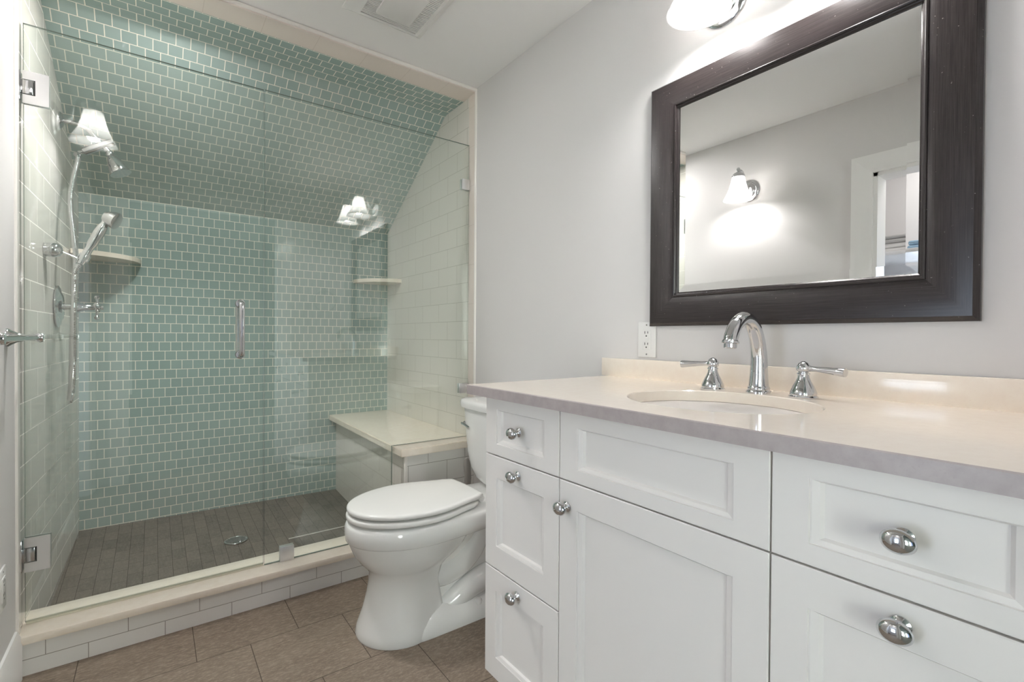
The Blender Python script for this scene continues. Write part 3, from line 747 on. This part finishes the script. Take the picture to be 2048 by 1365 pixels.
# ------------------------------------------------------------------ toilet
TY = 1.655
def outline(xf, xm, xb, hw, hwb, z, n=56, p=2.0):
    """egg outline: rounded front at xf, widest at xm, squarer back at xb"""
    pts = []
    h = n//2
    for i in range(h+1):                      # front half from +y to -y
        t = PI/2 - PI*i/h
        c_, s_ = math.cos(t), math.sin(t)
        pts.append((xm-(xm-xf)*abs(c_)**(2/p), TY+hw*math.copysign(abs(s_)**(2/p), s_), z))
    k = n//2
    back = []
    for i in range(1, k):                     # back from -y to +y
        u = i/k*4 - 2                          # -2..2 : side, back edge, side
        back.append(u)
    def bp_(u):
        s = -1 if u < 0 else 1
        a = abs(u)
        if a > 1:                              # along the side, from widest to the corner
            q = 2-a                             # 0 at widest, 1 at corner
            x = xm+(xb-xm)*q; y = hw+(hwb-hw)*(.5-.5*math.cos(PI*min(q, 1)))
            if q > .85: y -= (q-.85)*hwb*.8
        else:
            x = xb + .012*(1-a*a)*0 + .006*math.cos(a*PI/2); y = hwb*.88*a
        return (x, TY+s*y, z)
    for u in back: pts.append(bp_(u))
    return pts
to = thing('toilet', (.95, TY, 0), 'white two piece elongated toilet with closed lid between vanity and shower', 'toilet')
m = MB()
m.rings([outline(.568, .72, .86, .147, .10, 0), outline(.566, .72, .86, .149, .10, .008), outline(.572, .72, .86, .144, .10, .03), outline(.592, .72, .85, .128, .100, .083), outline(.606, .72, .84, .117, .097, .14), outline(.6135, .72, .84, .113, .095, .19),
         outline(.612, .73, .85, .116, .095, .218), outline(.599, .74, .87, .132, .10, .238), outline(.576, .75, .90, .153, .112, .262), outline(.556, .77, .93, .167, .120, .293), outline(.543, .78, .95, .174, .125, .325), outline(.5385, .78, .955, .1765, .127, .3405), outline(.5383, .78, .955, .1768, .127, .3425)])
m.rings([outline(.545, .78, 1.20, .168, .12, .3405), outline(.5335, .78, 1.24, .1815, .14, .3425), outline(.5305, .78, 1.26, .1845, .146, .346), outline(.5270, .78, 1.275, .1875, .15, .372), outline(.5285, .78, 1.28, .1865, .15, .393), outline(.535, .78, 1.275, .180, .145, .405), outline(.547, .78, 1.265, .168, .135, .409), outline(.60, .78, 1.2, .11, .09, .4095)])
def rr_ring(x0, x1, hw, z, n=40, p=4.5):
    xc, a = (x0+x1)/2, (x1-x0)/2
    return [(xc+a*math.copysign(abs(math.cos(2*PI*i/n))**(2/p), math.cos(2*PI*i/n)), TY+hw*math.copysign(abs(math.sin(2*PI*i/n))**(2/p), math.sin(2*PI*i/n)), z) for i in range(n)]
m.rings([rr_ring(.76, 1.20, .070, .02), rr_ring(.76, 1.20, .066, .15), rr_ring(.78, 1.20, .070, .25), rr_ring(.82, 1.22, .085, .345)])
# low foot running back, with its bolt shelf
m.rings([rr_ring(.66, 1.235, .149, 0, p=6), rr_ring(.66, 1.235, .150, .012, p=6), rr_ring(.70, 1.23, .144, .034, p=6), rr_ring(.72, 1.22, .128, .055, p=5), rr_ring(.74, 1.2, .10, .075, p=5)])
for s in (-1, 1):
    yy = TY+s*.048
    m.tube([(.80, yy, .175), (.87, yy, .165), (.94, yy, .185), (1.0, yy, .235), (1.035, yy, .30), (1.04, yy, .36)], [.036, .046, .050, .050, .046, .04], 24, 6)
    m.tube([(.86, TY+s*.07, .05), (.93, TY+s*.082, .085), (1.0, TY+s*.085, .112), (1.08, TY+s*.08, .125), (1.17, TY+s*.06, .12), (1.21, TY+s*.04, .08)], [.03, .042, .046, .046, .044, .03], 20, 5)
m.build('bowl', M['porcelain'], to, smooth=50)
for s in (-1, 1):
    MB().lathe([(.017, 0), (.0165, .010), (.012, .018), (.001, .021)], (.985, TY+s*.118, .046), 'z', 20).build('bolt_cap', M['plastic'], to)
def slab_loft(o, z0, z1, r=.006, ins=0):
    xf, xm, xb, hw, hwb = o
    def g(i, z): return outline(xf+i, xm, xb-i, hw-i, hwb-i*.9, z)
    return [g(r, z0), g(r*.3, z0+r*.35), g(0, z0+r), g(0, z1-r), g(r*.3, z1-r*.35), g(r*1.0, z1-r*.05), g(r*2.5, z1+.0008), g(.06, z1+.0035)]
m = MB(); m.rings(slab_loft((.532, .775, .985, .184, .135), .4150, .434)); m.build('seat', M['seat'], to, smooth=60)
m = MB(); m.rings(slab_loft((.5345, .775, 1.008, .183, .132), .4410, .459, .007)); m.build('seat_lid', M['seat'], to, smooth=60)
for s in (-1, 1): MB().lathe([(.012, -.03), (.013, -.028), (.013, .028), (.012, .03)], (1.012, TY+s*.07, .430), 'y', 16).build('seat_hinge', M['seat'], to)
def tank_ring(x0, x1, hw, z, bow=.02, n=64, p=6):
    out = []
    for x, y, zz in rr_ring(x0, x1, hw, z, n, p):
        d = (y-TY)/hw
        if x < (x0+x1)/2: x -= bow*(1-d*d)
        out.append((x, y, zz))
    return out
m = MB()
m.rings([tank_ring(1.16, 1.27, .09, .413), tank_ring(1.145, 1.28, .125, .425), tank_ring(1.128, 1.286, .155, .447), tank_ring(1.118, 1.288, .180, .485), tank_ring(1.110, 1.29, .198, .55), tank_ring(1.105, 1.292, .212, .66), tank_ring(1.102, 1.293, .217, .735), tank_ring(1.104, 1.292, .215, .742)])
m.build('tank', M['porcelain'], to, smooth=50)
m = MB()
m.rings([tank_ring(1.095, 1.295, .221, .742), tank_ring(1.088, 1.298, .2285, .746), tank_ring(1.086, 1.299, .230, .765), tank_ring(1.089, 1.298, .2275, .775), tank_ring(1.10, 1.292, .216, .780), tank_ring(1.14, 1.27, .17, .783)])
m.build('tank_lid', M['porcelain'], to, smooth=50)
m = MB(); lx, ly, lz = 1.112, 1.842, .668
m.lathe([(.012, 0), (.012, .006), (.008, .012)], (lx, ly, lz), (-1, 0, 0), 16)
m.tube([(lx-.012, ly+.012, lz), (lx-.016, ly, lz), (lx-.018, ly-.03, lz-.004), (lx-.017, ly-.06, lz-.01)], [.007, .0075, .006, .007], 12, 4)
m.build('flush_lever', M['chrome'], to)
tbz = thing('toilet_brush', (1.20, 1.965, 0), 'grey handled toilet brush standing behind the toilet', 'brush')
MB().lathe([(.045, 0), (.047, .01), (.042, .12), (.038, .14), (.03, .143)], (1.2, 1.965, 0), 'z', 28).build('holder', M['grey_plastic'], tbz)
m = MB(); m.tube([(1.2, 1.965, .13), (1.2, 1.965, .30), (1.2, 1.965, .38), (1.195, 1.965, .44), (1.19, 1.962, .468), (1.185, 1.96, .478)], [.007, .009, .016, .017, .012, .004], 16, 4); m.build('handle', M['grey_plastic'], tbz)

# ------------------------------------------------------------------ closet contents, seen in the mirror
for k, (z, lab) in enumerate(((1.52, 'white closet shelf at eye height seen in the mirror'), (1.15, 'white closet shelf below the mirrored one'), (1.82, 'white top closet shelf above the linen'))):
    if k == 2: continue
    o = MB().box(XL-.83, XL-.36, YR+.01, 1.09, z, z+.022, .003).build('closet_shelf', M['trim']); tag(o, lab, 'shelf', 'closet shelves')
struct(box('trim_8', XL-.40, XL-.36, .70, .735, 0, 1.85, M['wall']))
for k, (y0, y1, z0, h, mt, lab) in enumerate(((.80, 1.0, 1.5425, .055, 'towel_w', 'folded white towel lying on the closet shelf'), (.81, .99, 1.598, .045, 'towel', 'folded grey towel on top of the white towel'),
                                   (.45, .66, 1.5425, .05, 'blue', 'folded blue towel on the closet shelf by the divider'))):
    m = MB(); m.box(XL-.80, XL-.42, y0, y1, z0, z0+h*.48, .01, 3).box(XL-.80, XL-.425, y0+.004, y1-.003, z0+h*.5, z0+h, .01, 3)
    tag(m.build('folded_towel', M[mt]), lab, 'towel', 'folded towels in the closet')
